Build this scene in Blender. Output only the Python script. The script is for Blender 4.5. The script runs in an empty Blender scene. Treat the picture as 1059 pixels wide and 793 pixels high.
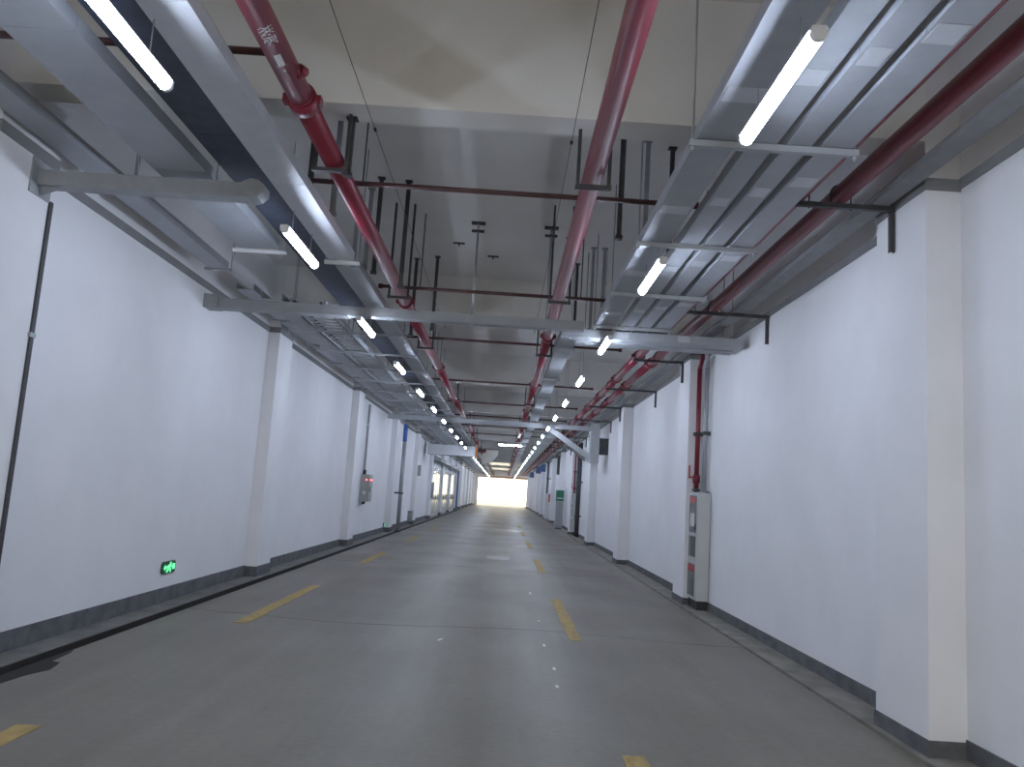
import bpy, math, random
from mathutils import Vector, Matrix
random.seed(7)
SC = bpy.context.scene
COL = SC.collection

# ---------------------------------------------------------------- camera
CAM_H = 1.7
F_PX, PITCH, ROLL, YAW = 830.95, 0.13696, 0.06461, 0.00168
cd = bpy.data.cameras.new('camera'); cam = bpy.data.objects.new('camera', cd); COL.objects.link(cam)
cd.sensor_fit = 'HORIZONTAL'; cd.sensor_width = 36.0; cd.lens = F_PX / 1059.0 * 36.0
cd.clip_start = 0.05; cd.clip_end = 600
_F = Vector((math.sin(YAW)*math.cos(PITCH), math.cos(YAW)*math.cos(PITCH), math.sin(PITCH)))
_R0 = Vector((math.cos(YAW), -math.sin(YAW), 0)); _U0 = _R0.cross(_F)
_R = _R0*math.cos(ROLL) + _U0*math.sin(ROLL); _U = _U0*math.cos(ROLL) - _R0*math.sin(ROLL)
cam.matrix_world = Matrix(((_R.x, _U.x, -_F.x, 0), (_R.y, _U.y, -_F.y, 0), (_R.z, _U.z, -_F.z, CAM_H), (0, 0, 0, 1)))
SC.camera = cam

# ---------------------------------------------------------------- daylight outside both tunnel mouths, exposure
w = bpy.data.worlds.new('daylight'); SC.world = w; w.use_nodes = True
bg = w.node_tree.nodes['Background']; bg.inputs[0].default_value = (1.0, 0.92, 0.71, 1); bg.inputs[1].default_value = 3.2
SC.view_settings.view_transform = 'Standard'; SC.view_settings.look = 'None'
SC.view_settings.exposure = 0.0; SC.view_settings.gamma = 1.0; SC.view_settings.use_curve_mapping = False
LAMP_EMIT = 78.0
LAMP_COL = (0.71, 0.81, 1.0, 1)

# ---------------------------------------------------------------- materials
MATS = {}
def mat(name, col, rough=0.6, metal=0.0, spec=0.5, var=0.0, scale=3.0, bump=0.0, bscale=40.0, stretch=None, col2=None, rvar=0.0):
    m = bpy.data.materials.new(name); m.use_nodes = True
    nt = m.node_tree; b = nt.nodes['Principled BSDF']
    b.inputs['Base Color'].default_value = (*col, 1); b.inputs['Roughness'].default_value = rough
    b.inputs['Metallic'].default_value = metal; b.inputs['Specular IOR Level'].default_value = spec
    if var > 0 or col2 or bump > 0 or rvar > 0:
        geo = nt.nodes.new('ShaderNodeNewGeometry'); mp = nt.nodes.new('ShaderNodeMapping')
        nt.links.new(geo.outputs['Position'], mp.inputs['Vector'])
        if stretch: mp.inputs['Scale'].default_value = stretch
        n = nt.nodes.new('ShaderNodeTexNoise'); n.inputs['Scale'].default_value = scale
        n.inputs['Detail'].default_value = 6; n.inputs['Roughness'].default_value = 0.6
        nt.links.new(mp.outputs[0], n.inputs['Vector'])
        if var > 0 or col2:
            r = nt.nodes.new('ShaderNodeValToRGB')
            c2 = col2 or tuple(min(1, c*(1+var)) for c in col)
            c1 = col if col2 else tuple(c*(1-var) for c in col)
            r.color_ramp.elements[0].position = 0.32; r.color_ramp.elements[0].color = (*c1, 1)
            r.color_ramp.elements[1].position = 0.68; r.color_ramp.elements[1].color = (*c2, 1)
            nt.links.new(n.outputs[0], r.inputs[0]); nt.links.new(r.outputs[0], b.inputs['Base Color'])
        if rvar > 0:
            mr = nt.nodes.new('ShaderNodeMapRange'); mr.inputs[1].default_value = .3; mr.inputs[2].default_value = .7
            mr.inputs[3].default_value = rough-rvar; mr.inputs[4].default_value = rough+rvar
            nt.links.new(n.outputs[0], mr.inputs[0]); nt.links.new(mr.outputs[0], b.inputs['Roughness'])
        if bump > 0:
            n2 = nt.nodes.new('ShaderNodeTexNoise'); n2.inputs['Scale'].default_value = bscale; n2.inputs['Detail'].default_value = 4
            nt.links.new(geo.outputs['Position'], n2.inputs['Vector'])
            bp = nt.nodes.new('ShaderNodeBump'); bp.inputs['Strength'].default_value = bump; bp.inputs['Distance'].default_value = 0.01
            nt.links.new(n2.outputs[0], bp.inputs['Height']); nt.links.new(bp.outputs[0], b.inputs['Normal'])
    MATS[name] = m
    return m
def emit(name, col, s):
    m = bpy.data.materials.new(name); m.use_nodes = True
    b = m.node_tree.nodes['Principled BSDF']; b.inputs['Base Color'].default_value = (.8, .8, .8, 1)
    b.inputs['Emission Color'].default_value = col; b.inputs['Emission Strength'].default_value = s
    MATS[name] = m
    return m

mat('wall', (.80, .80, .82), .75, var=.03, scale=1.2, bump=.06, bscale=9)
mat('ceil', (.84, .83, .80), .85, var=.05, scale=.8, bump=.08, bscale=14)
mat('base', (.115, .118, .125), .8, var=.3, scale=5, bump=.3, bscale=18)
mat('band', (.24, .24, .25), .8, var=.1, scale=4)
mat('kerb', (.17, .165, .155), .85, var=.25, scale=3, bump=.3, bscale=25)
mat('ledge', (.22, .205, .18), .85, var=.25, scale=3.2, bump=.3, bscale=25)
mat('gutter', (.018, .014, .012), .8, var=.4, scale=5)
mat('galv', (.40, .42, .45), .55, metal=.45, var=.08, scale=6, rvar=.08)
mat('galvb', (.56, .58, .61), .45, metal=.5, var=.06, scale=9, rvar=.08)
mat('strut', (.42, .44, .46), .5, metal=.5, var=.08, scale=5)
mat('steelgrey', (.33, .345, .36), .55, metal=.3, var=.1, scale=5)
mat('darksteel', (.065, .065, .07), .6, metal=.3, var=.2, scale=6)
mat('white', (.74, .75, .76), .5, var=.03, scale=4)
mat('red', (.21, .022, .040), .38, spec=.5, var=.12, scale=3)
mat('brown', (.10, .045, .045), .5, var=.2, scale=4)
mat('darkred', (.13, .02, .028), .5, var=.2, scale=4)
mat('cable', (.035, .045, .075), .55, var=.3, scale=8)
mat('yellow', (.40, .28, .10), .7, var=.22, scale=9, stretch=(1.5, .6, 1))
mat('crackdark', (.11, .103, .092), .8, var=.2, scale=6)
mat('damp', (.165, .152, .134), .29, spec=.5, var=.15, scale=4)
mat('paint', (.62, .62, .60), .6)
mat('cabinet', (.52, .54, .54), .45, metal=.25, var=.04, scale=4)
mat('boxgrey', (.33, .35, .34), .5, var=.06, scale=4)
mat('glassdark', (.06, .07, .085), .12, spec=.6)
mat('pane', (.42, .46, .46), .1, spec=.8, var=.2, scale=1.5)
mat('frame', (.36, .40, .43), .4, metal=.4)
mat('blue', (.05, .13, .42), .45, var=.08, scale=3)
mat('bluegrey', (.09, .15, .32), .5, var=.08, scale=3)
mat('green', (.02, .16, .09), .5, var=.08, scale=3)
mat('redlabel', (.45, .05, .06), .5)
mat('orange', (.62, .22, .05), .5)
mat('black', (.03, .03, .03), .5)
mat('greenplate', (.012, .09, .045), .4)
mat('ground', (.45, .42, .36), .9, var=.1, scale=.6)
mat('discwhite', (.62, .62, .57), .35, var=.04, scale=3)
emit('lamp', LAMP_COL, LAMP_EMIT)
emit('ledgreen', (.02, 1.0, .25, 1), 1.05)
emit('ledred', (1.0, .08, .10, 1), 3.0)

# floor: worn sealed concrete with soft stains, wheel tracks and fine cracks
def floor_mat():
    m = bpy.data.materials.new('floor'); m.use_nodes = True
    nt = m.node_tree; b = nt.nodes['Principled BSDF']; L = nt.links.new
    geo = nt.nodes.new('ShaderNodeNewGeometry')
    def noise(scale, st, det=7, rough=.62):
        mp = nt.nodes.new('ShaderNodeMapping'); mp.inputs['Scale'].default_value = st; L(geo.outputs['Position'], mp.inputs['Vector'])
        n = nt.nodes.new('ShaderNodeTexNoise'); n.inputs['Scale'].default_value = scale; n.inputs['Detail'].default_value = det
        n.inputs['Roughness'].default_value = rough; L(mp.outputs[0], n.inputs['Vector']); return n
    def ramp(src, p0, c0, p1, c1):
        r = nt.nodes.new('ShaderNodeValToRGB'); r.color_ramp.elements[0].position = p0; r.color_ramp.elements[1].position = p1
        r.color_ramp.elements[0].color = (*c0, 1); r.color_ramp.elements[1].color = (*c1, 1); L(src, r.inputs[0]); return r
    def mul(a, bb, f=1.0):
        x = nt.nodes.new('ShaderNodeMix'); x.data_type = 'RGBA'; x.blend_type = 'MULTIPLY'; x.inputs[0].default_value = f
        L(a, x.inputs[6]); L(bb, x.inputs[7]); return x.outputs[2]
    base = ramp(noise(.7, (1, .6, 1)).outputs[0], .3, (.163, .145, .118), .7, (.230, .206, .170))
    st = ramp(noise(1.5, (1.2, .6, 1), 8, .7).outputs[0], .36, (.74, .73, .72), .62, (1, 1, 1))
    fine = ramp(noise(14, (1, 1, 1), 5).outputs[0], .3, (.90, .90, .90), .7, (1.08, 1.08, 1.08))
    trk = ramp(noise(1.1, (2.6, .07, 1), 5).outputs[0], .35, (.90, .90, .90), .66, (1.10, 1.10, 1.09))
    c = mul(base.outputs[0], st.outputs[0], .75); c = mul(c, fine.outputs[0]); c = mul(c, trk.outputs[0], .9)
    L(c, b.inputs['Base Color']); b.inputs['Specular IOR Level'].default_value = .38
    rr = nt.nodes.new('ShaderNodeMapRange'); rr.inputs[1].default_value = .3; rr.inputs[2].default_value = .7
    rr.inputs[3].default_value = .34; rr.inputs[4].default_value = .50
    L(noise(.9, (1, .5, 1)).outputs[0], rr.inputs[0]); L(rr.outputs[0], b.inputs['Roughness'])
    bp = nt.nodes.new('ShaderNodeBump'); bp.inputs['Strength'].default_value = .05; bp.inputs['Distance'].default_value = .003
    L(noise(7, (1, 1, 1)).outputs[0], bp.inputs['Height']); L(bp.outputs[0], b.inputs['Normal'])
    MATS['floor'] = m
floor_mat()

# ---------------------------------------------------------------- mesh helpers
class MB:
    def __init__(s): s.v = []; s.f = []; s.sm = []
    def add(s, vs, fs, smooth=False):
        o = len(s.v); s.v += [tuple(v) for v in vs]
        for f in fs: s.f.append(tuple(i+o for i in f)); s.sm.append(smooth)
        return s
    def box(s, x0, x1, y0, y1, z0, z1):
        return s.add([(x0,y0,z0),(x1,y0,z0),(x1,y1,z0),(x0,y1,z0),(x0,y0,z1),(x1,y0,z1),(x1,y1,z1),(x0,y1,z1)],
                     [(3,2,1,0),(4,5,6,7),(0,1,5,4),(1,2,6,5),(2,3,7,6),(3,0,4,7)])
    def prism(s, pts, a0, a1, axis, smooth=False):
        n = len(pts)
        def P(p, a):
            return {'y': (p[0], a, p[1]), 'x': (a, p[0], p[1]), 'z': (p[0], p[1], a)}[axis]
        vs = [P(p, a0) for p in pts] + [P(p, a1) for p in pts]
        o = len(s.v); s.v += vs
        for i in range(n):
            j = (i+1) % n; s.f.append((o+i, o+j, o+n+j, o+n+i)); s.sm.append(smooth)
        s.f.append(tuple(o+n-1-i for i in range(n))); s.sm.append(False)
        s.f.append(tuple(o+n+i for i in range(n))); s.sm.append(False)
        return s
    def tube(s, a, b, r, n=12, r2=None):
        a = Vector(a); b = Vector(b); d = (b-a).normalized()
        u = d.orthogonal().normalized(); w_ = d.cross(u); r2 = r if r2 is None else r2
        vs = []
        for c, rad in ((a, r), (b, r2)):
            for i in range(n):
                t = 2*math.pi*i/n; vs.append(c + u*math.cos(t)*rad + w_*math.sin(t)*rad)
        o = len(s.v); s.v += [tuple(v) for v in vs]
        for i in range(n):
            j = (i+1) % n; s.f.append((o+i, o+j, o+n+j, o+n+i)); s.sm.append(True)
        s.f.append(tuple(o+n-1-i for i in range(n))); s.sm.append(False)
        s.f.append(tuple(o+n+i for i in range(n))); s.sm.append(False)
        return s
    def chan_x(s, x0, x1, y, z, w=.041, h=.041, t=.005):     # U channel lying along x, open upward
        k = w/2
        return s.prism([(y-k,z),(y+k,z),(y+k,z+h),(y+k-t,z+h),(y+k-t,z+t),(y-k+t,z+t),(y-k+t,z+h),(y-k,z+h)], x0, x1, 'x')
    def chan_y(s, y0, y1, x0, x1, z, h=.1, t=.004):          # tray section along y, open upward
        return s.prism([(x0,z),(x1,z),(x1,z+h),(x1-t,z+h),(x1-t,z+t),(x0+t,z+t),(x0+t,z+h),(x0,z+h)], y0, y1, 'y')
    def chan_z(s, z0, z1, x, y, w=.041, d=.041, t=.005):     # upright U channel, open towards +y
        k = w/2
        return s.prism([(x-k,y),(x+k,y),(x+k,y+d),(x+k-t,y+d),(x+k-t,y+t),(x-k+t,y+t),(x-k+t,y+d),(x-k,y+d)], z0, z1, 'z')

def link(name, data, parent=None):
    o = bpy.data.objects.new(name, data); COL.objects.link(o)
    if parent is not None: o.parent = parent
    return o
def build(name, mb, m, parent=None, org=(0,0,0)):
    me = bpy.data.meshes.new(name)
    ox, oy, oz = org
    me.from_pydata([(x-ox, y-oy, z-oz) for x, y, z in mb.v], [], mb.f)
    me.polygons.foreach_set('use_smooth', mb.sm)
    me.materials.append(MATS[m]); me.update()
    o = link(name, me, parent)
    if parent is None: o.location = org
    return o
class Thing:
    def __init__(s, name, org, label, cat, group=None):
        s.org = org; s.e = link(name, None); s.e.location = org; tag(s.e, label, cat, group)
    def part(s, name, mb, m, parent=None, label=None):
        o = build(name, mb, m, parent or s.e, s.org)
        if label: o['label'] = label
        return o
def tag(o, label=None, cat=None, group=None, kind=None):
    if label: o['label'] = label
    if cat: o['category'] = cat
    if group: o['group'] = group
    if kind: o['kind'] = kind
    return o
def struct(name, mb, m, label, cat, parent=None):
    o = build(name, mb, m, parent)
    if parent is None: tag(o, label, cat, kind='structure')
    return o
def copy_tree(o, parent=None):
    c = o.copy(); COL.objects.link(c); c.parent = parent
    for ch in o.children: copy_tree(ch, c)
    return c
ORD = ['nearest', 'second', 'third', 'fourth', 'fifth', 'sixth', 'seventh', 'eighth', 'ninth', 'tenth', 'eleventh', 'twelfth',
       'thirteenth', 'fourteenth']

# ---------------------------------------------------------------- dimensions
YB, YE = -9.0, 116.0
XR, XRP = 3.48, 3.20          # right wall, right pillar faces
XL, XLP = -4.38, -4.18        # left wall, left pillar faces
ZC, ZB = 5.55, 4.72           # slab, beam underside
PIL = [(6.1+8.1*k, 6.94+8.1*k) for k in range(-1, 14)]
BEAM = [(a, a+.32) for a, b in PIL]

ZN = 5.82                     # the slab over the nearest bay lies a little higher
def ztop(y): return ZB if any(a-.03 < y < b+.03 for a, b in BEAM) else (ZN if y < 6.1 else ZC)

# ---------------------------------------------------------------- the tunnel itself
struct('ground', MB().box(-60, 60, -40, 230, -.3, -.13), 'ground', 'pale open ground outside the bright far mouth of the tunnel', 'ground')
FLOOR = struct('floor', MB().box(-3.93, 3.10, YB-2, YE+3, -.14, 0), 'floor', 'worn grey concrete roadway with stains and wheel tracks', 'floor')
g = MB().box(-4.075, -3.93, YB-2, YE+3, -.14, -.12).box(3.10, 3.128, YB-2, YE+3, -.14, -.035).box(-4.075, -4.062, YB-2, YE+3, -.12, .010)
struct('trim_1', g, 'gutter', 'dark dirty drain groove between roadway and wall ledges', 'gutter')
struct('trim_2', MB().box(XL-.02, -4.075, YB-2, YE+3, -.14, .015), 'kerb', 'narrow grey concrete ledge under the left wall', 'ledge')
struct('trim_3', MB().box(3.128, XR+.02, YB-2, YE+3, -.14, .012), 'ledge', 'tan dusty concrete ledge under the right wall', 'ledge')

wl = struct('wall_left', MB().box(XL-.3, XL, YB, YE, -.14, ZN+.2), 'wall', 'long white plastered wall on the left', 'wall')
wr = struct('wall_right', MB().box(XR, XR+.3, YB, YE, -.14, ZN+.2), 'wall', 'long white plastered wall on the right', 'wall')
bl = struct('baseboard_left', MB().box(XL, XL+.012, YB, YE, .0, .20), 'base', 'dark grey painted skirting band along the left wall', 'baseboard')
br = struct('baseboard_right', MB().box(XR-.012, XR, YB, YE, 0, .15), 'base', 'dark grey painted skirting band along the right wall', 'baseboard')
tl = struct('trim_4', MB().box(XL, XL+.010, YB, YE, 4.30, 4.40), 'band', 'grey painted band high on the left wall', 'trim')
tr = struct('trim_5', MB().box(XR-.010, XR, YB, YE, 4.33, 4.42), 'band', 'grey painted band high on the right wall', 'trim')
for (a, b) in PIL:
    build('pillar', MB().box(XL-.02, XLP, a, b, -.14, ztop(b) if b > 7 else ZN), 'wall', wl)
    build('pillar', MB().box(XRP, XR+.02, a, b, -.14, ztop(b) if b > 7 else ZN), 'wall', wr)
    e = .012
    build('skirting', MB().box(XL, XLP+e, a-e, b+e, 0, .19), 'base', bl)
    build('skirting', MB().box(XRP-e, XR, a-e, b+e, 0, .13), 'base', br)
    build('band', MB().box(XL, XLP+.01, a-.01, b+.01, 4.30, 4.40), 'band', tl)
    build('band', MB().box(XRP-.01, XR, a-.01, b+.01, 4.31, 4.41), 'band', tr)

# roof slab with two daylight slots, transverse beams as its parts
SLOTS = [(83.0, 86.9), (99.0, 103.1)]
sl = MB().box(XL-.3, XR+.3, YB, 6.25, ZN, ZN+.2); y = 6.25
for (a, b) in SLOTS:
    sl.box(XL-.3, XR+.3, y, a, ZC, ZC+.2)
    sl.box(XL-.3, -2.2, a, b, ZC, ZC+.2); sl.box(1.2, XR+.3, a, b, ZC, ZC+.2)
    y = b
sl.box(XL-.3, XR+.3, y, YE, ZC, ZC+.2)
ce = struct('ceiling', sl, 'ceil', 'grey concrete roof slab crossed by deep beams', 'ceiling')
for (a, b) in BEAM:
    build('beam', MB().box(XLP, XRP, a, b, ZB, (ZN if a < 7 else ZC)+.02), 'ceil', ce)
wf = struct('wall_far', MB().box(XL, XR, YE-.3, YE, 3.88, ZC), 'ceil', 'lintel wall over the bright far tunnel mouth', 'wall')
build('jamb', MB().box(XL, -3.72, YE-.3, YE, 0, 3.88), 'wall', wf)
build('jamb', MB().box(3.30, XR, YE-.3, YE, 0, 3.88), 'wall', wf)

# ---------------------------------------------------------------- road markings, dark patch for a drain notch
def dash(x, y0, y1, label, group=None, wob=.012):
    n = 9; L_, R_ = [], []
    for i in range(n+1):
        yy = y0+(y1-y0)*i/n
        L_.append((x-.08+random.uniform(-wob, wob), yy)); R_.append((x+.08+random.uniform(-wob, wob), yy))
    mb = MB()
    for i in range(n):
        mb.add([(*L_[i], .004), (*R_[i], .004), (*R_[i+1], .004), (*L_[i+1], .004)], [(0, 1, 2, 3)])
    m_ = MB(); m_.prism(L_[::-1]+R_, .0, .004, 'z')
    o = build('road_dash', m_, 'yellow', None, (x, y0, 0)); tag(o, label, 'road marking', group or 'yellow dashed lines')
rd = [(1.75, 5.72), (10.05, 13.88), (18.45, 22.15), (26.6, 30.3), (34.8, 38.5), (43, 46.7)]
ldash = [(1.6, 5.56), (9.80, 13.66), (18.05, 21.5), (26.2, 29.8), (34.4, 38)]
for i, (a, b) in enumerate(rd): dash(.99, a, b, f'worn yellow dash of the right lane line, {ORD[i]} from the camera' if i else 'yellow dash cut off by the bottom edge, right lane line')
for i, (a, b) in enumerate(ldash): dash(-3.0, a, b, f'worn yellow dash of the left lane line, {ORD[i]} from the camera' if i else 'yellow dash at lower left corner, nearest of the left lane line')
st = MB().prism([(-3.94, 6.3), (-3.80, 6.45), (-3.77, 6.8), (-3.70, 7.05), (-3.76, 7.3), (-3.85, 7.34), (-3.88, 7.7), (-3.94, 7.9)], 0, .003, 'z')
tag(build('notch_patch', st, 'gutter', None, (-3.85, 7, 0)), 'flat dark patch painted for a drain notch at the left gutter', 'dark patch')  # darkness of an open drain notch painted as a flat patch

for x, y, a, lab in ((.62, 8.35, .10, 'white paint fleck on the roadway left of the right lane line, longest'), (.60, 7.6, .07, 'white paint fleck nearest the bottom edge'), (.58, 9.6, .10, 'small white paint fleck just before the near lane dash'),
                     (-.62, 9.55, .10, 'slanted white paint fleck left of the roadway centre'), (.60, 11.4, .05, 'tiny white paint fleck beside the near lane dash'), (.58, 14.5, .22, 'faint white paint fleck beyond the near lane dash')):
    pts = [(x+random.uniform(.6, 1)*.022*math.cos(q), y+random.uniform(.6, 1)*a*math.sin(q)) for q in [i*math.pi/5 for i in range(10)]]
    tag(build('paint_fleck', MB().prism([(u-x+x+(.3*(v-y) if x < 0 else 0), v) for u, v in pts], 0, .003, 'z'), 'paint', None, (x, y, 0)), lab, 'paint fleck', 'paint flecks')
for y, amp in ((10.45, .16), (18.6, .2), (26.8, .16)):
    up, lo = [], []; n = 40; ph = random.random()*6
    for i in range(n+1):
        x = -3.93+7.03*i/n; yy = y+amp*math.sin(x*1.3+ph)+random.uniform(-.03, .03); wd = random.uniform(.002, .008)
        up.append((x, yy+wd)); lo.append((x, yy-wd))
    build('crack', MB().prism(lo+up[::-1], -.01, .0015, 'z'), 'crackdark', FLOOR)
for nm, x0, y0, rx, ry, lab in (('damp_patch', -.05, 21.9, .42, .8, 'faint shiny damp patch in mid roadway, nearer'), ('damp_patch', .3, 38.6, .9, 1.6, 'faint shiny damp patch in mid roadway, farther')):
    pts = [(x0+rx*random.uniform(.7, 1)*math.cos(q), y0+ry*random.uniform(.7, 1)*math.sin(q)) for q in [i*math.pi/11 for i in range(22)]]
    tag(build(nm, MB().prism(pts, 0, .002, 'z'), 'damp', None, (x0, y0, 0)), lab, 'damp patch', 'damp patches')
# ---------------------------------------------------------------- lamps
def make_lamp():
    t = Thing('tube_lamp', (0, 0, 0), 'lamp', 'lamp')
    L = 1.2
    ho = MB().prism([(-.044, .036), (.044, .036), (.032, .054), (-.032, .054)], .0, L, 'y')
    t.part('housing', ho, 'white')
    pts = [(.038*math.cos(a), .018+.038*math.sin(a)) for a in [math.radians(140+i*20) for i in range(14)]]
    t.part('diffuser', MB().prism(pts, .03, L-.03, 'y', True), 'lamp')
    for a, b in ((0, .03), (L-.03, L)):
        t.part('end_cap', MB().prism([(.040*math.cos(q), .018+.040*math.sin(q)) for q in [math.radians(140+i*20) for i in range(14)]], a, b, 'y', True), 'white')
    return t.e
proto = make_lamp()
def put_lamp(x, y, z, label, group, zt):
    o = copy_tree(proto)
    for yy in (.25, .95):
        build('suspension_wire', MB().tube((0, yy, .054), (0, yy, zt(y+yy)-z), .004, 6), 'galv', o)
    o.location = (x, y, z); o['label'] = label; o['group'] = group
for side, x, z, y0, p, n in (('right', 1.36, 3.952, 3.544, 3.779, 30), ('left', -2.123, 3.919, 3.249, 3.742, 30)):
    for k in range(-3, n):
        yy = y0+p*k
        if yy > YE-2: continue
        if k < 0: lab = f'lit tube lamp of the {side} row hanging {("just", "well", "far")[-k-1]} behind the viewpoint'
        elif k < len(ORD): lab = f'lit white tube lamp, {ORD[k]} from the camera in the {side} row'
        else: lab = f'tiny lit tube lamp at the merged far end of the {side} row'
        put_lamp(x, yy, z, lab, f'tube lamps of the {side} row',
                 (lambda q: 4.15 if abs(q-11.35) < .03 else (4.20 if q < 11.99 else ztop(q))) if side == 'right' else (lambda q: 4.20 if q < 8.85 else 4.24))
# one lamp hung crosswise far down the tunnel
cl = copy_tree(proto); cl.location = (.78, 40.0, 4.10); cl.rotation_euler = (0, 0, math.pi/2)
tag(cl, 'bright tube lamp hung crosswise over the lane, far down the tunnel', 'lamp')
for yy in (.25, .95): build('suspension_wire', MB().tube((0, yy, .054), (0, yy, ZC-4.10), .004, 6), 'galv', cl)
for ch in list(proto.children): bpy.data.objects.remove(ch)
bpy.data.objects.remove(proto)

# ---------------------------------------------------------------- pipes
def main_pipe(name, x, z, r, m, y0, y1, label, seg=6.0, off=2.5, coup=1.28, cat='pipe'):
    t = Thing(name, (x, y0, z), label, cat)
    ys = [y0]; c = y0+off
    while c < y1: ys.append(c); c += seg
    ys.append(y1)
    for i in range(len(ys)-1):
        t.part('pipe_section', MB().tube((x, ys[i], z), (x, ys[i+1], z), r, 20), m)
        if i:
            cm = MB().tube((x, ys[i]-.06, z), (x, ys[i]+.06, z), r*coup, 20)
            cm.tube((x, ys[i]-.09, z), (x, ys[i]-.06, z), r*1.1, 16).tube((x, ys[i]+.06, z), (x, ys[i]+.09, z), r*1.1, 16)
            cm.box(x-r*1.6, x-r*1.2, ys[i]-.035, ys[i]+.035, z-.03, z+.03).box(x+r*1.2, x+r*1.6, ys[i]-.035, ys[i]+.035, z-.03, z+.03)
            t.part('coupling', cm, m)
    return t
PA, PBX, PZ, PR = -1.59, .57, 4.35, .084
ta = main_pipe('fire_pipe', PA, PZ, PR, 'red', YB, YE-1, 'thick glossy red fire pipe left of centre, with white lettering', off=14.35, seg=6.0)
main_pipe('fire_pipe', PBX, PZ, PR, 'red', YB, YE-1, 'thick glossy red fire pipe right of centre, under the beams', off=22.2, seg=6.0)
main_pipe('fire_pipe', 2.37, 4.43, .08, 'red', YB, YE-1, 'red pipe beside the right trays, inner of the pair', off=23.9, seg=3.0)
main_pipe('fire_pipe', 2.73, 4.43, .08, 'red', YB, YE-1, 'red pipe nearest the right wall, outer of the pair', off=24.6, seg=3.2)

# white lettering and flow arrow painted on the left main
def wrap_text(txt, size, ymid, ang0, dirsign=1):
    cu = bpy.data.curves.new('txt', 'FONT'); cu.body = txt; cu.size = size; cu.align_x = 'CENTER'; cu.align_y = 'CENTER'
    ob = bpy.data.objects.new('txt', cu); COL.objects.link(ob)
    dg = bpy.context.evaluated_depsgraph_get(); me = bpy.data.meshes.new_from_object(ob.evaluated_get(dg))
    vs = [v.co.copy() for v in me.vertices]; fs = [tuple(p.vertices) for p in me.polygons]
    bpy.data.objects.remove(ob); bpy.data.meshes.remove(me); bpy.data.curves.remove(cu)
    R_ = PR+.0015; out = []
    for v in vs:
        a = ang0 + v.y/R_
        out.append((PA+R_*math.cos(a), ymid+dirsign*v.x, PZ+R_*math.sin(a)))
    return out, fs
vs, fs = wrap_text('\u55b7\u6dcb', .10, 4.42, math.radians(-70), -1)
ta.part('lettering', MB().add(vs, fs), 'paint', label='white painted characters')
ar = MB(); N = 6; R_ = PR+.0015
def pp(a, y): return (PA+R_*math.cos(a), y, PZ+R_*math.sin(a))
a0 = math.radians(-70)
for i in range(N):
    u0 = -.022+.044*i/N; u1 = u0+.044/N
    ar.add([pp(a0+u0/R_, 4.62), pp(a0+u1/R_, 4.62), pp(a0+u1/R_, 4.75), pp(a0+u0/R_, 4.75)], [(0, 1, 2, 3)])
ar.add([pp(a0-.04/R_, 4.75), pp(a0+.04/R_, 4.75), pp(a0, 4.82)], [(0, 1, 2)])
ta.part('flow_arrow', ar, 'paint', label='white flow arrow')
# branch leaving the left main towards the left wall
tee = MB().tube((PA+.09, 4.95, PZ), (PA+.02, 4.95, PZ), .05, 14).tube((PA+.10, 4.95, PZ), (PA+.135, 4.95, PZ), .045, 14, .02)
ta.part('end_plug', tee, 'red')
b_ = MB().tube((-4.3, 4.95, 4.47), (PA-.05, 4.95, 4.47), .026, 12)
tag(build('branch_pipe', b_, 'brown', None, (-3, 4.95, 4.47)), 'dark red thin branch pipe leaving the left fire pipe near its lettering', 'pipe', 'sprinkler branch pipes')

# clamps that hang the two mains under the beams
def clamp(x, y, label, group):
    zt = ztop(y); t = Thing('pipe_clamp', (x, y, zt), label, 'pipe clamp', group)
    q = .128; zb = PZ-PR-.03
    for s in (-1, 1): t.part('leg', MB().box(x+s*q-.014, x+s*q+.014, y-.016, y+.016, zb, zt), 'darksteel')
    t.part('saddle', MB().chan_x(x-q-.02, x+q+.02, y, zb-.02, .05, .03), 'darksteel')
for k, (a, b) in enumerate(PIL[1:]):
    for nm, x in (('left', PA), ('right', PBX)):
        lab = f'dark steel U clamp holding the {nm} main red pipe, {ORD[k]} from the camera' if k < 8 else f'tiny far clamp on the {nm} main red pipe'
        clamp(x, a+.2, lab, f'clamps of the {nm} main red pipe')

clamp(PBX, 10.3, 'long-legged clamp hanging the right main red pipe from the slab', 'clamps of the right main red pipe')
clamp(PA, 10.6, 'long-legged clamp hanging the left main red pipe from the slab', 'clamps of the left main red pipe')
# transverse sprinkler branches resting on the mains
CP = [(7.15, -2.04, 1.60), (10.95, -1.9, 1.40), (14.6, -2.0, 1.98), (20.1, -2.36, 2.06), (24.9, -2.2, 2.1), (29.2, -2.2, 2.1), (33.6, -2.2, 2.1), (38.0, -2.2, 2.1)]
for k, (y, x0, x1) in enumerate(CP):
    t = Thing('branch_pipe', ((x0+x1)/2, y, 4.46), f'thin dark red sprinkler pipe crossing the roof space, {ORD[k]} from the camera', 'pipe', 'sprinkler branch pipes')
    t.part('pipe', MB().tube((x0, y, 4.462), (x1, y, 4.462), .024, 12), 'brown')
    t.part('end_cap', MB().tube((x1-.03, y, 4.462), (x1+.03, y, 4.462), .034, 12), 'darkred')
    t.part('end_cap', MB().tube((x0-.03, y, 4.462), (x0+.03, y, 4.462), .034, 12), 'darkred')
    for dx in (x0+.55, (x0+x1)/2+1.15):
        t.part('hanger_rod', MB().tube((dx, y, 4.48), (dx, y, ztop(y)), .008, 6), 'darksteel')

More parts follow.
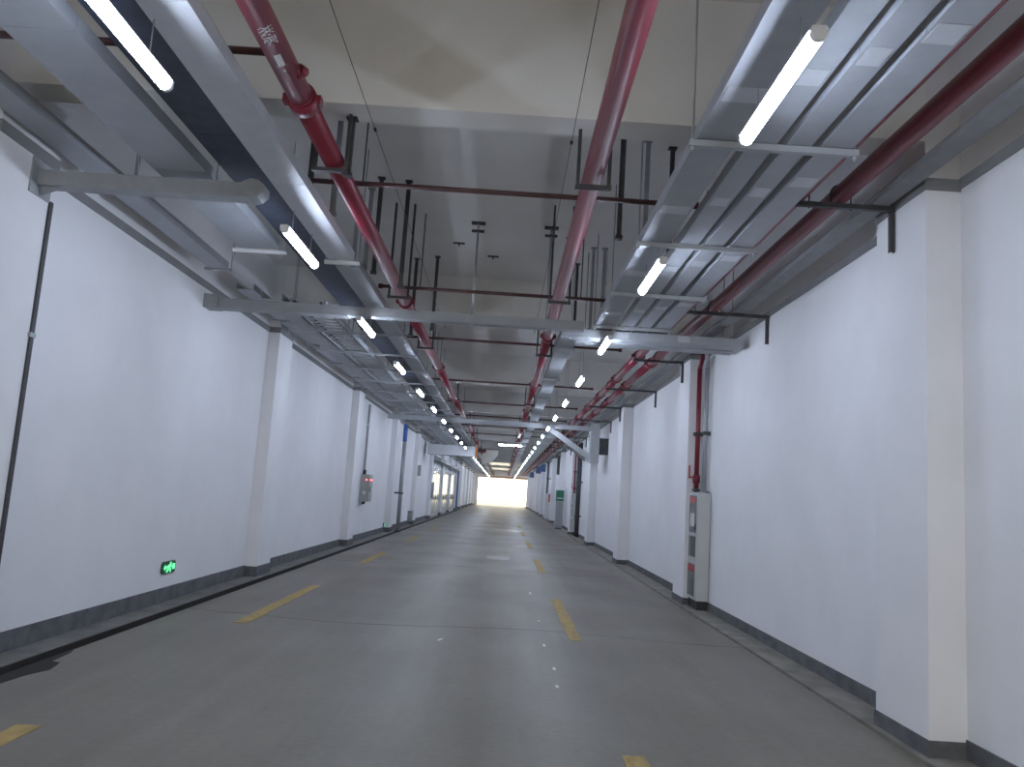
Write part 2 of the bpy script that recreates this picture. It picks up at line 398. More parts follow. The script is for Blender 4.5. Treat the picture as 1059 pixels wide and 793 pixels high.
# thin wires strung below the beams
for x, nm, y1 in ((-1.25, 'left', 14.3), (.372, 'right', 14.3)):
    t = Thing('wire', (x, 0, 4.6), f'thin dark wire strung under the beam, {nm} of the two', 'wire', 'thin wires')
    t.part('strand', MB().tube((x, YB, 4.6), (x, y1, 4.6), .003, 6), 'black')
    t.part('tie', MB().tube((x, 6.27, 4.6), (x, 6.31, 4.6), .013, 8), 'black')
    t.part('hook', MB().tube((x, y1, 4.6), (x, y1, ZB), .004, 6), 'black')

# ---------------------------------------------------------------- cable trays, right side
def tray(name, x0, x1, z, y0, y1, label, h=.10, seg=2.0, m='galv', lit_plates=True, cables=0, cat='cable tray', group=None, off=0.0):
    t = Thing(name, ((x0+x1)/2, y0, z), label, cat, group)
    ys = [y0]; c = y0+seg-off
    while c < y1-.2: ys.append(c); c += seg
    ys.append(y1)
    nseg = len(ys)-1
    for i in range(nseg):
        t.part('tray_section', MB().chan_y(ys[i]+.003, ys[i+1]-.003, x0, x1, z, h), m)
        if lit_plates and i:
            t.part('bright_plate', MB().box(x0+.02, x1-.02, ys[i]-.09, ys[i]+.09, z-.004, z), 'galvb')  # brighter plate puts lamp-lit patches of the tray bottom into colour
    for k in range(cables):
        xx = x0+.03+(x1-x0-.06)*(k+.5)/cables; r = random.uniform(.012, .02)
        t.part('cable', MB().tube((xx, y0, z+.006+r), (xx, y1, z+.006+r), r, 6), 'cable')
    return t
RT = [(1.17, 1.45, 'widest and leftmost'), (1.54, 1.72, 'second from the left'), (1.79, 1.96, 'third from the left'), (2.03, 2.24, 'rightmost beside the red pipes')]
for i, (a, b, nm) in enumerate(RT):
    tray('cable_tray', a, b, 4.20, YB, 12.0, f'galvanised cable tray of the right bank, {nm}', off=.4+.25*i, group='right cable tray bank', cables=2)
TZ = [-.9, 1.15, 3.2, 5.25, 7.5, 9.45, 11.35]
k = 0
for y in TZ:
    if y < 3: lab = 'crossbar under the right trays just above the top edge of view' if y > 0 else 'crossbar under the right trays behind the viewpoint'
    else: lab = f'galvanised crossbar carrying the right cable trays, {ORD[k]} from the camera'; k += 1
    t = Thing('trapeze_support', (1.7, y, 4.155), lab, 'support', 'right tray crossbars')
    t.part('crossbar', MB().chan_x(1.12, 2.288, y, 4.150, .045, .045), 'strut')
    for x in (1.145, 2.264): t.part('hanger_rod', MB().tube((x, y, 4.12), (x, y, ztop(y)), .008, 8), 'strut'); t.part('nut', MB().tube((x, y, 4.13), (x, y, 4.155), .016, 6), 'strut')

# upright channels that hang from the slab on the right
for x, y, z0, m, lab in ((1.03, 8.1, 4.42, 'darksteel', 'dark upright channel between the right main pipe and the trays'),
                         (1.31, 8.15, 4.31, 'steelgrey', 'grey upright channel above the first right tray'),
                         (1.60, 8.3, 4.31, 'darksteel', 'short dark upright channel above the second right tray'),
                         (.98, 12.9, 4.36, 'darksteel', 'thin dark channel right of the main pipe clamp'),
                         (1.15, 11.98, 4.24, 'steelgrey', 'grey rod pair leftmost over the cross tray'),
                         (1.32, 11.98, 4.24, 'steelgrey', 'grey upright over the cross tray beside lamp')):
    t = Thing('hanger_channel', (x, y, z0), lab, 'hanger', 'roof hangers')
    t.part('channel', MB().chan_z(z0, ZC, x, y, .045), m)
    t.part('base_plate', MB().box(x-.045, x+.045, y-.02, y+.065, ZC-.012, ZC), m)
    t.part('foot', MB().box(x-.035, x+.035, y-.02, y+.05, z0-.01, z0+.03), m)

# transverse trays closing the right bank
def xtray(y0, y1, z, h, x0, x1, label, m='galv'):
    t = Thing('cross_tray', ((x0+x1)/2, y0, z), label, 'cable tray')
    n = 3
    for i in range(n):
        a = x0+(x1-x0)*i/n+.003; b = x0+(x1-x0)*(i+1)/n-.003
        tt = .004
        t.part('tray_section', MB().prism([(y0,z),(y1,z),(y1,z+h),(y1-tt,z+h),(y1-tt,z+tt),(y0+tt,z+tt),(y0+tt,z+h),(y0,z+h)], a, b, 'x'), m)
        if i: t.part('bright_plate', MB().box(a-.09, a+.09, y0-.004, y0, z+.015, z+h-.015), 'galvb')
    for x in (x0+.15, x1-.15): t.part('hanger_rod', MB().tube((x, (y0+y1)/2, z-.02), (x, (y0+y1)/2, ztop((y0+y1)/2)), .009, 8), 'strut')
xtray(11.62, 11.92, 4.06, .12, .70, 3.40, 'galvanised tray crossing to the right wall, nearer of two')
xtray(12.12, 12.42, 4.08, .14, .95, 3.40, 'galvanised tray crossing to the right wall, farther of two')

# narrow tray that runs on beside the right main
tray('cable_tray', .74, 1.02, 4.25, 12.5, YE-2, 'narrow tray with lamp-lit patches painted as bright plates running beside the right main pipe', seg=3.75, off=.4, group='long trays', cables=1)  # its bright plates paint the spots lit from below by the lamps
for k, y in enumerate([13.6+3.75*i for i in range(12)]):
    t = Thing('tray_hanger', (.88, y, 4.21), f'thin hanger of the narrow tray beside the right main pipe, {ORD[k]} from the camera', 'hanger', 'narrow tray hangers')
    t.part('crossbar', MB().chan_x(.70, 1.06, y, 4.208, .04, .04), 'strut')
    for x in (.715, 1.045): t.part('hanger_rod', MB().tube((x, y, 4.2), (x, y, ztop(y)), .008, 6), 'strut')
# ladder-like trays far on the right
tray('cable_tray', 1.62, 2.12, 4.25, 31.0, YE-2, 'wide tray beyond the steel wall bracket on the right', seg=4, group='long trays', m='steelgrey')

# wall brackets that carry the red pipe pair and the conduit tray
tray('conduit_tray', 2.98, 3.14, 4.35, YB, YE-2, 'slim grey conduit tray running along the right wall', h=.06, seg=4.0, lit_plates=False, m='band', group='wall conduit trays')
BY = [2.5, 6.6, 10.75, 14.75, 18.9, 22.8, 26.9, 30.9, 35, 39, 43.1, 47.2]
for k, y in enumerate(BY):
    wx = XRP if any(a < y < b for a, b in PIL) else XR
    lab = 'pipe bracket on the right wall above the top right corner' if k == 0 else f'dark steel bracket with drop leg on the right wall, {ORD[k-1]} from the camera'
    t = Thing('wall_bracket', (wx, y, 4.0), lab, 'bracket', 'right wall pipe brackets')
    t.part('leg', MB().chan_z(3.95, 4.35, wx-.022, y, .042), 'darksteel')
    t.part('arm', MB().chan_x(2.26, wx, y, 4.306, .042, .042), 'darksteel')
    for x in (2.37, 2.73):
        u = MB(); n = 8
        for i in range(n):
            a0, a1 = math.pi*i/n, math.pi*(i+1)/n
            u.tube((x+.088*math.cos(a0), y, 4.43+.088*math.sin(a0)), (x+.088*math.cos(a1), y, 4.43+.088*math.sin(a1)), .007, 6)
        for s in (-1, 1): u.tube((x+s*.088, y, 4.29), (x+s*.088, y, 4.43), .007, 6)
        t.part('u_bolt', u, 'darksteel')

# ---------------------------------------------------------------- left side services
tray('cable_tray', -2.15, -1.86, 4.20, YB, 8.85, 'bright closed tray beside the left lamps, right edge of the left bank', seg=2.6, lit_plates=False, group='left cable tray bank', m='galvb')
tray('cable_tray', -2.16, -1.88, 4.24, 9.25, YE-2, 'narrow galvanised tray running on beside the far left lamps', seg=3.74, off=1.2, group='left cable tray bank')
tray('cable_tray', -2.62, -2.24, 4.34, YB, YE-2, 'dark cable-filled tray over the left lamp row', seg=3.0, lit_plates=False, group='left cable tray bank', m='cable', cables=3)
tray('cable_tray', -3.15, -2.70, 4.245, YB, 8.75, 'wide pale galvanised tray in the middle of the left bank', seg=2.1, off=1.25, lit_plates=False, group='left cable tray bank')
for i, (a, b) in enumerate([(-2.0, 1.9), (2.2, 5.0), (5.25, 7.55), (7.75, 10.4), (11.5, 13.6), (13.8, 15.9), (16.1, 18.2), (18.4, 20.5), (20.7, 22.8), (23, 25.1), (25.3, 27.4)]):
    t = Thing('wall_duct', (-4.0, a, 4.36), f'pale rectangular duct length along the top of the left wall, {ORD[i]} from the camera', 'duct', 'left wall duct lengths')
    t.part('body', MB().chan_y(a, b, -4.10, -3.84, 4.42, .09), 'galv')
    t.part('end_strip', MB().chan_x(-4.16, -3.80, b+.02, 4.40, .03, .03), 'strut')
    t.part('hanger_rod', MB().tube((-3.81, b+.02, 4.39), (-3.81, b+.02, ztop(b+.02)), .008, 6), 'strut')
# ladder tray beyond the spanning channel
t = Thing('ladder_tray', (-3.0, 11.5, 4.25), 'open ladder tray with close rungs over the left wall, beyond the spanning channel', 'cable tray', 'left cable tray bank')
YL0, YL1 = 11.55, YE-2
for x in (-3.30, -2.80):
    t.part('side_rail', MB().box(x-.012, x+.012, YL0, YL1, 4.25, 4.34), 'galv')
y = YL0+.1; rest = MB(); r0 = None
while y < YL1:
    if y < 40:
        if r0 is None:
            r0 = t.part('rung', MB().box(-3.30, -2.80, y-.02, y+.02, 4.262, 4.285), 'strut'); r0y = y
        else:
            c = r0.copy(); COL.objects.link(c); c.parent = t.e; c.location = (0, y-r0y, 0)
    else: rest.box(-3.30, -2.80, y-.02, y+.02, 4.262, 4.285)
    y += .24
rs = t.part('rung_row', rest, 'strut'); rs['kind'] = 'stuff'
for x in (-3.24, -2.86): t.part('cable', MB().tube((x, YL0, 4.30), (x, YL1, 4.30), .018, 6), 'cable')
# second flat tray between ladder tray and wall
tray('cable_tray', -3.72, -3.42, 4.30, 11.5, YE-2, 'flat grey tray between the ladder tray and the left wall', seg=2.05, m='steelgrey', lit_plates=False, group='left cable tray bank')
# crossbars of the left bank
LB = [8.80, 13.35, 15.4, 17.45, 19.5, 21.55, 23.6, 25.65, 27.3, 29.75, 31.8, 33.85]
for k, y in enumerate(LB):
    t = Thing('trapeze_support', (-2.9, y, 4.2), f'pale crossbar under the left tray bank, {ORD[k]} from the camera', 'support', 'left tray crossbars')
    if k == 0:
        t.part('crossbar', MB().chan_x(-3.22, -2.62, y, 4.205, .04, .038), 'white')
        t.part('crossbar', MB().chan_x(-2.20, -1.80, y+.08, 4.158, .04, .04), 'white')
        rods = (-3.2, -2.645, -2.185, -1.815)
    else:
        t.part('crossbar', MB().chan_x(-3.80, -1.84, y, 4.205, .042, .035), 'galv')
        rods = (-3.76, -2.72, -1.85)
    for x in rods: t.part('hanger_rod', MB().tube((x, y+(.08 if k == 0 and x > -2.3 else 0), 4.16), (x, y+(.08 if k == 0 and x > -2.3 else 0), ztop(y)), .008, 6), 'strut')

# near left cantilever beam with a rounded end cap
t = Thing('cantilever_beam', (-4.18, 6.7, 4.1), 'big grey steel cantilever beam under the left trays, rounded free end', 'support')
bm_ = MB().prism([(6.62, 4.07), (6.78, 4.07), (6.78, 4.20), (6.62, 4.20)], -4.16, -2.42, 'x')
t.part('beam', bm_, 'steelgrey')
t.part('end_cap', MB().prism([(-2.42, 4.07), (-2.34, 4.06), (-2.27, 4.08), (-2.22, 4.13), (-2.22, 4.19), (-2.27, 4.23), (-2.34, 4.24), (-2.42, 4.20)], 6.61, 6.79, 'y'), 'steelgrey')
t.part('wall_plate', MB().box(-4.18, -4.165, 6.55, 6.85, 3.98, 4.29), 'steelgrey')
t.part('gusset', MB().prism([(-4.165, 4.07), (-3.98, 4.07), (-4.165, 3.99)], 6.69, 6.71, 'y'), 'steelgrey')
for x in (-3.35, -2.66): t.part('hanger_rod', MB().tube((x, 6.7, 4.2), (x, 6.7, ZB), .011, 8), 'strut')

# long channel spanning the tunnel, hung by two white rods
t = Thing('spanning_channel', (-1.6, 11.2, 4.03), 'long whitish channel spanning from left wall under both red pipes', 'support')
t.part('channel', MB().prism([(11.10, 4.05), (11.28, 4.05), (11.28, 4.18), (11.27, 4.18), (11.27, 4.06), (11.11, 4.06), (11.11, 4.18), (11.10, 4.18)], -4.18, .98, 'x'), 'steelgrey')
t.part('wall_plate', MB().box(-4.38, -4.18, 11.06, 11.32, 4.03, 4.22), 'steelgrey')
t.part('lower_flange', MB().box(-4.18, -2.35, 11.08, 11.30, 4.035, 4.05), 'steelgrey')
for x in (-.61, .445):
    r = t.part('hanger_rod', MB().tube((x, 11.19, 4.02), (x, 11.19, ZC), .015, 10), 'strut')
    t.part('clip', MB().box(x-.09, x+.09, 11.16, 11.22, ZC-.14, ZC-.115), 'darksteel', r)
    t.part('flange', MB().box(x-.10, x+.10, 11.14, 11.24, ZC-.02, ZC), 'darksteel', r)

# upright channels on the left
for x, y, z0, m, lab in ((-1.79, 9.7, 4.30, 'darksteel', 'dark upright channel left of pair between left pipe and trays'),
                         (-1.45, 9.75, 4.16, 'darksteel', 'dark upright channel right of pair beside left pipe'),
                         (-1.46, 6.34, 4.22, 'darksteel', 'short dark channel beside the left pipe under the nearest beam'),
                         (-1.86, 7.6, 4.31, 'steelgrey', 'grey upright behind the nearest beam over left trays'),
                         (-2.05, 7.4, 4.31, 'darksteel', 'dark upright leftmost behind the nearest beam'),
                         (-1.98, 10.1, 4.36, 'steelgrey', 'grey upright over the narrow left tray'),
                         (-2.2, 10.4, 4.45, 'steelgrey', 'grey upright over the dark left tray'),
                         (-1.72, 13.2, 4.22, 'darksteel', 'dark upright beside left pipe beyond the spanning channel'),
                         (-1.35, 13.0, 4.30, 'darksteel', 'dark upright right of left pipe beyond the spanning channel')):
    zt = ztop(y)
    t = Thing('hanger_channel', (x, y, z0), lab, 'hanger', 'roof hangers')
    t.part('channel', MB().chan_z(z0, zt, x, y, .05), m)
    t.part('base_plate', MB().box(x-.045, x+.045, y-.02, y+.065, zt-.012, zt), m)
    t.part('foot', MB().box(x-.035, x+.035, y-.02, y+.05, z0-.01, z0+.03), m)
# little anchors on the slab
for x, y, lab in ((-.95, 12.2, 'tiny dark anchor on the slab left of the hanging rod'), (-.42, 12.8, 'tiny dark anchor on the slab right of the hanging rod'),
                  (.78, 11.6, 'tiny dark anchor on the slab beside the right pipe')):
    t = Thing('slab_anchor', (x, y, ZC), lab, 'anchor', 'slab anchors')
    t.part('plate', MB().box(x-.09, x+.09, y-.03, y+.03, ZC-.012, ZC), 'darksteel')
    t.part('bolt', MB().tube((x, y, ZC-.05), (x, y, ZC-.012), .012, 8), 'darksteel')

# far spanning beam with the triangular steel bracket on the right
t = Thing('steel_bracket', (3.2, 27.7, 3.0), 'grey steel bracket with diagonal braces on right wall, carrying a far spanning beam', 'support')
t.part('span_beam', MB().box(-4.15, 2.86, 27.6, 27.78, 4.03, 4.19), 'galv')
t.part('post', MB().box(2.86, 3.16, 27.45, 27.95, 2.95, 4.30), 'strut')
t.part('dark_pocket', MB().box(3.16, 3.48, 27.5, 27.9, 3.25, 3.8), 'darksteel')
for y, xs in ((27.69, 1.40), (29.1, 1.75)):
    d = MB(); p0 = Vector((xs, y, 4.05)); p1 = Vector((2.88, y, 3.12)); n = Vector((p0.z-p1.z, 0, p1.x-p0.x)).normalized()*.09
    q = [p0+n, p0-n, p1-n, p1+n]
    d.prism([(v.x, v.z) for v in q], y-.06, y+.06, 'y')
    t.part('diagonal_brace', d, 'strut')
t.part('tie_beam', MB().box(2.84, 3.02, 27.95, 29.2, 3.05, 3.25), 'strut')

# ---------------------------------------------------------------- left wall fittings
o = MB().box(XLP, XLP+.018, 6.86, 6.91, .20, 4.0)
t = Thing('conduit_strip', (XLP, 6.88, .2), 'thin dark conduit strip running down the left wall', 'conduit')
t.part('strip', o, 'darksteel')
t.part('clip', MB().box(XLP, XLP+.024, 6.845, 6.925, 2.78, 2.82), 'galv')
# emergency exit sign, low on the wall
sx, sy, sz = XL, 10.92, .50
t = Thing('exit_sign', (sx, sy, sz-.12), 'small glowing green exit sign low on the left wall', 'sign')
t.e.scale = (1, .86, .66)
pl = [(sy-.24, sz-.08), (sy-.20, sz-.12), (sy+.20, sz-.12), (sy+.24, sz-.08), (sy+.24, sz+.08), (sy+.20, sz+.12), (sy-.20, sz+.12), (sy-.24, sz+.08)]
t.part('plate', MB().prism(pl, sx, sx+.025, 'x'), 'greenplate')
fx0, fx1 = sx+.025, sx+.031
fig = MB()
def disc(cy, cz, r, n=14): return [(cy+r*math.cos(2*math.pi*i/n), cz+r*math.sin(2*math.pi*i/n)) for i in range(n)]
fig.prism(disc(sy+.035, sz+.080, .026), fx0, fx1, 'x')
fig.prism([(sy-.045, sz+.045), (sy+.045, sz+.055), (sy+.03, sz-.02), (sy-.035, sz-.03)], fx0, fx1, 'x')
fig.prism([(sy+.03, sz+.055), (sy+.095, sz+.02), (sy+.085, sz+.0), (sy+.03, sz+.03)], fx0, fx1, 'x')
fig.prism([(sy-.045, sz+.05), (sy-.095, sz+.0), (sy-.08, sz-.012), (sy-.03, sz+.03)], fx0, fx1, 'x')
fig.prism([(sy+.035, sz-.01), (sy+.07, sz-.10), (sy+.035, sz-.10), (sy-.0, sz-.03)], fx0, fx1, 'x')
fig.prism([(sy-.0, sz-.02), (sy-.075, sz-.105), (sy-.105, sz-.085), (sy-.04, sz-.01)], fx0, fx1, 'x')
t.part('running_figure', fig, 'ledgreen')
arw = MB().prism([(sy-.21, sz), (sy-.15, sz+.055), (sy-.15, sz+.025), (sy-.10, sz+.025), (sy-.10, sz-.025), (sy-.15, sz-.025), (sy-.15, sz-.055)], fx0, fx1, 'x')
t.part('arrow', arw, 'ledgreen')
t.part('door_mark', MB().prism([(sy+.11, sz-.05), (sy+.20, sz-.05), (sy+.20, sz+.06), (sy+.11, sz+.06)], fx0, fx1, 'x'), 'ledgreen')
# electrical box on the left wall
t = Thing('control_box', (XL, 25, 1.1), 'grey electrical control box with red lights on the left wall', 'electrical box')
t.part('body', MB().box(XL, XL+.27, 24.7, 25.3, 1.2, 2.02), 'boxgrey')
dr = t.part('door', MB().box(XL+.27, XL+.285, 24.73, 25.27, 1.23, 1.99), 'boxgrey')
t.part('handle', MB().box(XL+.285, XL+.30, 24.78, 24.81, 1.5, 1.66), 'black', dr)
t.part('label', MB().box(XL+.10, XL+.20, 24.693, 24.7, 1.42, 1.52), 'paint', label='small white label')
t.part('cable_gland', MB().tube((XL+.08, 24.88, 2.02), (XL+.08, 24.88, 2.16), .05, 12), 'black')
t.part('bottom_gland', MB().tube((XL+.12, 24.88, 1.12), (XL+.12, 24.88, 1.2), .05, 12), 'black')
for i, yy in enumerate((24.78, 24.93, 25.08)):
    t.part('indicator_light', MB().tube((XL+.285, yy, 1.86), (XL+.31, yy, 1.86), .026, 10), 'ledred', label='glowing red indicator')
t.part('indicator_light', MB().tube((XL+.19, 24.7, 1.86), (XL+.19, 24.675, 1.86), .026, 10), 'ledred')
t = Thing('conduit', (XL, 25.08, 2.0), 'grey conduit rising from the control box up the left wall', 'conduit')
t.part('tube', MB().box(XL, XL+.06, 25.02, 25.14, 2.03, 4.2), 'steelgrey')
t.part('clip', MB().box(XL, XL+.068, 25., 25.16, 3.55, 3.6), 'galvb')
# dark drain post with blue top
t = Thing('drain_post', (-3.95, 31.2, 0), 'dark grey standing pipe with a blue painted top on the left', 'pipe')
t.part('post', MB().tube((-3.95, 31.2, .015), (-3.95, 31.2, 3.46), .075, 14), 'steelgrey')
t.part('blue_sleeve', MB().tube((-3.95, 31.2, 3.46), (-3.95, 31.2, 4.12), .085, 14), 'blue')
t.part('clamp', MB().box(-4.18, -3.86, 31.1, 31.3, 1.45, 1.51), 'darksteel')
t.part('foot', MB().tube((-3.95, 31.2, .015), (-3.95, 31.2, .06), .12, 14), 'darksteel')
t = Thing('floor_beacon', (-4.14, 30.2, .2), 'tiny green lit beacon at the foot of the dark pipe', 'beacon')
t.part('body', MB().box(-4.37, -4.33, 30.12, 30.28, .22, .36), 'greenplate')
t.part('lens', MB().box(-4.33, -4.322, 30.15, 30.25, .25, .33), 'ledgreen')
t = Thing('extinguisher_box', (-4.3, 38.2, .15), 'small dark box low on the far left wall before the doors', 'box')
t.part('body', MB().box(XL, -4.20, 37.8, 38.2, .16, .60), 'steelgrey')
t.part('lid', MB().box(XL, -4.19, 37.78, 38.22, .60, .63), 'darksteel')
t.part('door', MB().box(-4.20, -4.19, 37.84, 38.16, .2, .56), 'boxgrey')

# glazed service doors far on the left, with a canopy
for n, (a, b) in enumerate([(47.7, 54.4), (55.8, 62.5), (63.9, 70.6)]):
    d = struct(f'door_{n+1}', MB().box(XL, XL+.05, a, b, .0, 3.3), 'frame',
               f'glazed metal service doors on the left wall, {("nearest", "middle", "farthest")[n]} of three', 'door')
    m = 4; wd = (b-a)/m
    for i in range(m):
        p0, p1 = a+wd*i+.08, a+wd*(i+1)-.08
        lf = build('leaf', MB().box(XL+.05, XL+.09, p0, p1, .06, 3.2), 'cabinet', d)
        build('pane', MB().box(XL+.09, XL+.10, p0+.15, p1-.15, 1.25, 3.0), 'pane', lf)
        build('pane', MB().box(XL+.09, XL+.10, p0+.15, p1-.15, .25, 1.1), 'pane', lf)
        build('handle', MB().tube((XL+.13, p0+.1, 1.0), (XL+.13, p0+.1, 1.4), .02, 8), 'black', lf)
t = Thing('door_canopy', (-4.1, 47, 3.45), 'silver ribbed canopy duct above the far left doors', 'canopy')
for i in range(6):
    a = 47.2+4*i
    t.part('canopy_panel', MB().prism([(-4.18, 3.42), (-3.78, 3.36), (-3.74, 3.50), (-4.18, 3.72)], a, a+3.94, 'y'), 'galvb' if i % 2 else 'galv')
# switch boxes on the left wall before the doors
for x, y, z, h_, m, lab in ((XLP, 38.9, 2.3, .5, 'boxgrey', 'small grey switch box high on the far left pillar'), (XLP, 46.9, 1.2, .9, 'steelgrey', 'dark panel on the pillar just before the far left doors')):
    t = Thing('switch_box', (x, y, z), lab, 'electrical box')
    t.part('body', MB().box(x, x+.14, y-.22, y+.22, z, z+h_), m); t.part('cover', MB().box(x+.14, x+.15, y-.18, y+.18, z+.04, z+h_-.04), 'cabinet')
# silver duct box reaching out over the lane, fan-shaped disc at its end
t = Thing('duct_box', (-2.9, 44, 3.6), 'silver rectangular duct box reaching out from the far left wall', 'duct')
for i in range(3):
    a = -4.18+i*.85
    t.part('panel', MB().box(a, a+.84, 42.7, 44.2, 3.56, 4.09), 'galvb')
    t.part('rib', MB().box(a+.84, a+.85, 42.68, 44.22, 3.54, 4.11), 'strut')
t.part('end_frame', MB().box(-1.63, -1.55, 42.66, 44.24, 3.5, 4.12), 'orange')
for x in (-3.37, -1.74): t.part('hanger_rod', MB().tube((x, 44.0, 4.09), (x, 44.2, ZC), .012, 6), 'strut')
t = Thing('fan_disc', (-1.4, 44.1, 4.0), 'pale fan-shaped convex disc beside the end of the duct box', 'mirror')
cx, cz, rr = -1.42, 4.02, 1.02
arc = [(cx+rr*math.cos(a), cz+rr*math.sin(a)*.80) for a in [math.radians(-82+i*7.5) for i in range(12)]]
inner = [(cx+.3*math.cos(a), cz+.3*math.sin(a)*.8) for a in [math.radians(0-i*27) for i in range(4)]]
t.part('disc', MB().prism(arc+inner, 44.05, 44.13, 'y'), 'discwhite')
rm = MB()
for p, q in zip(arc[:-1], arc[1:]): rm.tube((p[0], 44.06, p[1]), (q[0], 44.06, q[1]), .028, 8)
t.part('rim', rm, 'frame')
t.part('mount', MB().box(-1.56, -1.1, 44.0, 44.16, 3.88, 4.06), 'brown')

# ---------------------------------------------------------------- right wall fittings: hydrant cabinets with riser
def hydrant(yn, lab1, lab2, lab3):
    x0, x1, z0, z1, y1 = 3.27, XR-.012, .16, 1.94, yn+.64
    t = Thing('hydrant_cabinet', (3.38, yn+.3, .012), lab1, 'cabinet', 'hydrant cabinets')
    t.part('plinth', MB().box(x0+.02, x1, yn+.02, y1-.02, .012, z0), 'black')
    t.part('body', MB().box(x0, x1, yn, y1, z0, z1), 'cabinet')
    up = t.part('door', MB().box(x0-.015, x0, yn+.02, y1-.02, .80, z1-.02), 'cabinet')
    lo = t.part('door', MB().box(x0-.015, x0, yn+.02, y1-.02, z0+.02, .78), 'cabinet')
    t.part('window', MB().box(x0-.02, x0-.015, yn+.09, y1-.08, 1.26, 1.88), 'glassdark', up)
    t.part('window', MB().box(x0-.02, x0-.015, yn+.09, y1-.08, .86, 1.20), 'glassdark', up)
    t.part('window', MB().box(x0-.02, x0-.015, yn+.09, y1-.08, .22, .74), 'glassdark', lo)
    t.part('label', MB().box(x0-.023, x0-.02, yn+.12, y1-.10, 1.76, 1.86), 'redlabel', up, 'red warning label')
    t.part('label', MB().box(x0-.023, x0-.02, yn+.18, y1-.16, 1.36, 1.58), 'paint', up, 'white instruction sheet')
    t.part('label', MB().box(x0-.023, x0-.02, yn+.12, y1-.10, .62, .73), 'redlabel', lo, 'red warning label')
    t.part('handle', MB().tube((x0-.035, yn+.06, 1.30), (x0-.035, yn+.06, 1.42), .012, 8), 'black', up)
    t.part('hinge', MB().box(x1-.10, x1-.02, yn-.006, yn, z1-.005, z1+.012), 'darksteel')
    t = Thing('riser_pipe', (3.33, yn+.5, z1), lab2, 'pipe', 'hydrant riser pipes')
    xr, yr = 3.33, yn+.48
    t.part('pipe', MB().tube((xr, yr, z1), (xr, yr, 4.12), .042, 14), 'red')
    t.part('elbow', MB().tube((xr, yr, 4.12), (xr-.02, yr-.30, 4.3), .042, 14), 'red')
    t.part('clamp', MB().box(xr-.07, XR, yr-.05, yr+.05, 2.92, 2.98), 'darksteel')
    vv = t.part('valve', MB().tube((xr, yr, z1+.16), (xr, yr, z1+.30), .062, 14), 'red')
    t.part('lever', MB().box(xr-.14, xr-.04, yr-.02, yr+.02, z1+.24, z1+.27).box(xr-.14, xr-.115, yr-.02, yr+.02, z1+.24, z1+.46), 'redlabel', vv)
    t.part('flange', MB().tube((xr, yr, z1+.02), (xr, yr, z1+.06), .07, 14), 'darksteel')
    t = Thing('conduit', (3.42, yn+.2, z1), lab3, 'conduit', 'hydrant conduits')
    t.part('tube', MB().tube((3.40, yn+.22, z1), (3.40, yn+.22, 4.10), .036, 12), 'galv')
    t.part('bend', MB().tube((3.40, yn+.22, 4.10), (3.34, yn+.05, 4.34), .036, 12), 'galv')
    t.part('clamp', MB().box(3.35, XR, yn+.17, yn+.27, 2.92, 2.98), 'darksteel')
hydrant(13.55, 'tall grey hydrant cabinet with dark glazed doors on the right wall', 'red riser pipe with valve above the near hydrant cabinet', 'grey conduit beside the red riser above the near hydrant cabinet')
hydrant(37.85, 'small far hydrant cabinet on the right wall beyond the steel bracket', 'far riser pipe above the distant hydrant cabinet', 'far grey conduit above the distant hydrant cabinet')
for dx, lab in ((0, 'dark vertical drain pipe, nearer of two, under the steel bracket'), (.9, 'dark vertical drain pipe, farther of two, under the steel bracket')):
    t = Thing('drain_pipe', (3.33, 36.0+dx, 0), lab, 'pipe', 'dark drain pipes')
    t.part('pipe', MB().tube((3.36, 36.0+dx, .012), (3.36, 36.0+dx, 4.2), .06, 12), 'darksteel')
    for z in (.9, 2.4, 3.6): t.part('clamp', MB().box(3.28, XR, 35.95+dx, 36.05+dx, z, z+.06), 'darksteel')
t = Thing('locker', (3.1, 45, 0), 'narrow grey locker with a green top far along the right wall', 'locker')
t.part('body', MB().box(2.92, 3.32, 44.6, 45.2, .05, 1.52), 'steelgrey'); t.part('top_section', MB().box(2.915, 3.325, 44.59, 45.21, 1.52, 2.1), 'green')
t.part('stripe', MB().box(2.95, 3.29, 44.585, 44.59, 1.64, 1.69), 'galvb'); t.part('plinth', MB().box(2.95, 3.30, 44.63, 45.17, 0, .05), 'black')
t.part('door', MB().box(2.95, 3.29, 44.585, 44.6, .12, 1.45), 'steelgrey')
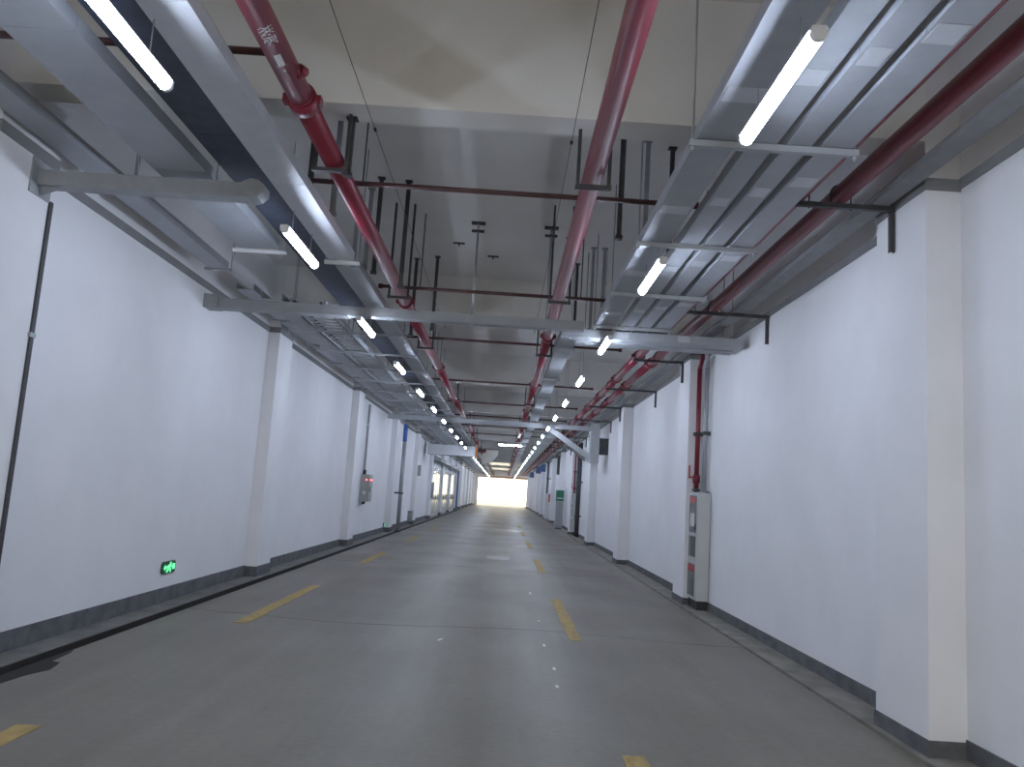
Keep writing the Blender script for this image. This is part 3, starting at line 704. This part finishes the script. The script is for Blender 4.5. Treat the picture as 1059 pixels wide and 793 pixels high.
t = Thing('alarm_box', (3.2, 57, 1.35), 'small red alarm box far along the right wall', 'box')
t.part('body', MB().box(3.2, 3.48, 57.0, 57.5, 1.33, 1.90), 'redlabel'); t.part('door', MB().box(3.185, 3.2, 57.05, 57.45, 1.38, 1.85), 'red')
t = Thing('sign_bar', (3.2, 50, 3.1), 'dark vertical bar hanging on the far right wall', 'bar')
t.part('bar', MB().box(3.22, 3.48, 50.2, 50.3, 3.1, 4.25), 'darksteel'); t.part('bracket', MB().box(3.1, 3.48, 50.15, 50.35, 4.2, 4.27), 'darksteel')
t = Thing('conduit', (3.2, 60, 1.9), 'thin dark conduit far along the right wall above a white panel', 'conduit')
t.part('tube', MB().tube((3.2, 60, 1.95), (3.2, 60, 4.3), .06, 10), 'darksteel'); t.part('panel', MB().box(3.1, 3.48, 59.7, 60.3, .1, 1.95), 'white')
t.part('clip', MB().box(3.1, 3.48, 59.92, 60.08, 3, 3.06), 'darksteel')
for y, x0, x1, lab in ((66, 2.9, 3.48, 'blue board high on the far right wall, nearer'), (72, 2.75, 3.48, 'blue board high on the far right wall, farther'), (90, 2.8, 3.48, 'blue board by the far tunnel mouth, right')):
    t = Thing('blue_board', (x1, y, 3.7), lab, 'board', 'blue boards')
    t.part('panel', MB().box(x0, x1, y, y+.4, 3.7, 4.28), 'bluegrey'); t.part('frame', MB().box(x0-.03, x1, y-.02, y+.42, 4.28, 4.33), 'frame')
t = Thing('blue_column', (-4.1, 72, 0), 'slim blue column beyond the far left doors', 'column')
t.part('shaft', MB().box(-4.38, -4.05, 71.9, 72.4, .015, 3.6), 'bluegrey'); t.part('cap', MB().box(-4.38, -4.0, 71.85, 72.45, 3.6, 3.75), 'frame')
t = Thing('height_bar', (.7, 112, 4.1), 'orange height limit bar across the far tunnel mouth', 'bar')
t.part('bar', MB().box(-1.9, 3.3, 111.9, 112.1, 3.9, 4.06), 'orange')
for x in (-1.4, 3.22): t.part('hanger_rod', MB().tube((x, 112, 4.06), (x, 112, ztop(112)), .02, 6), 'strut')
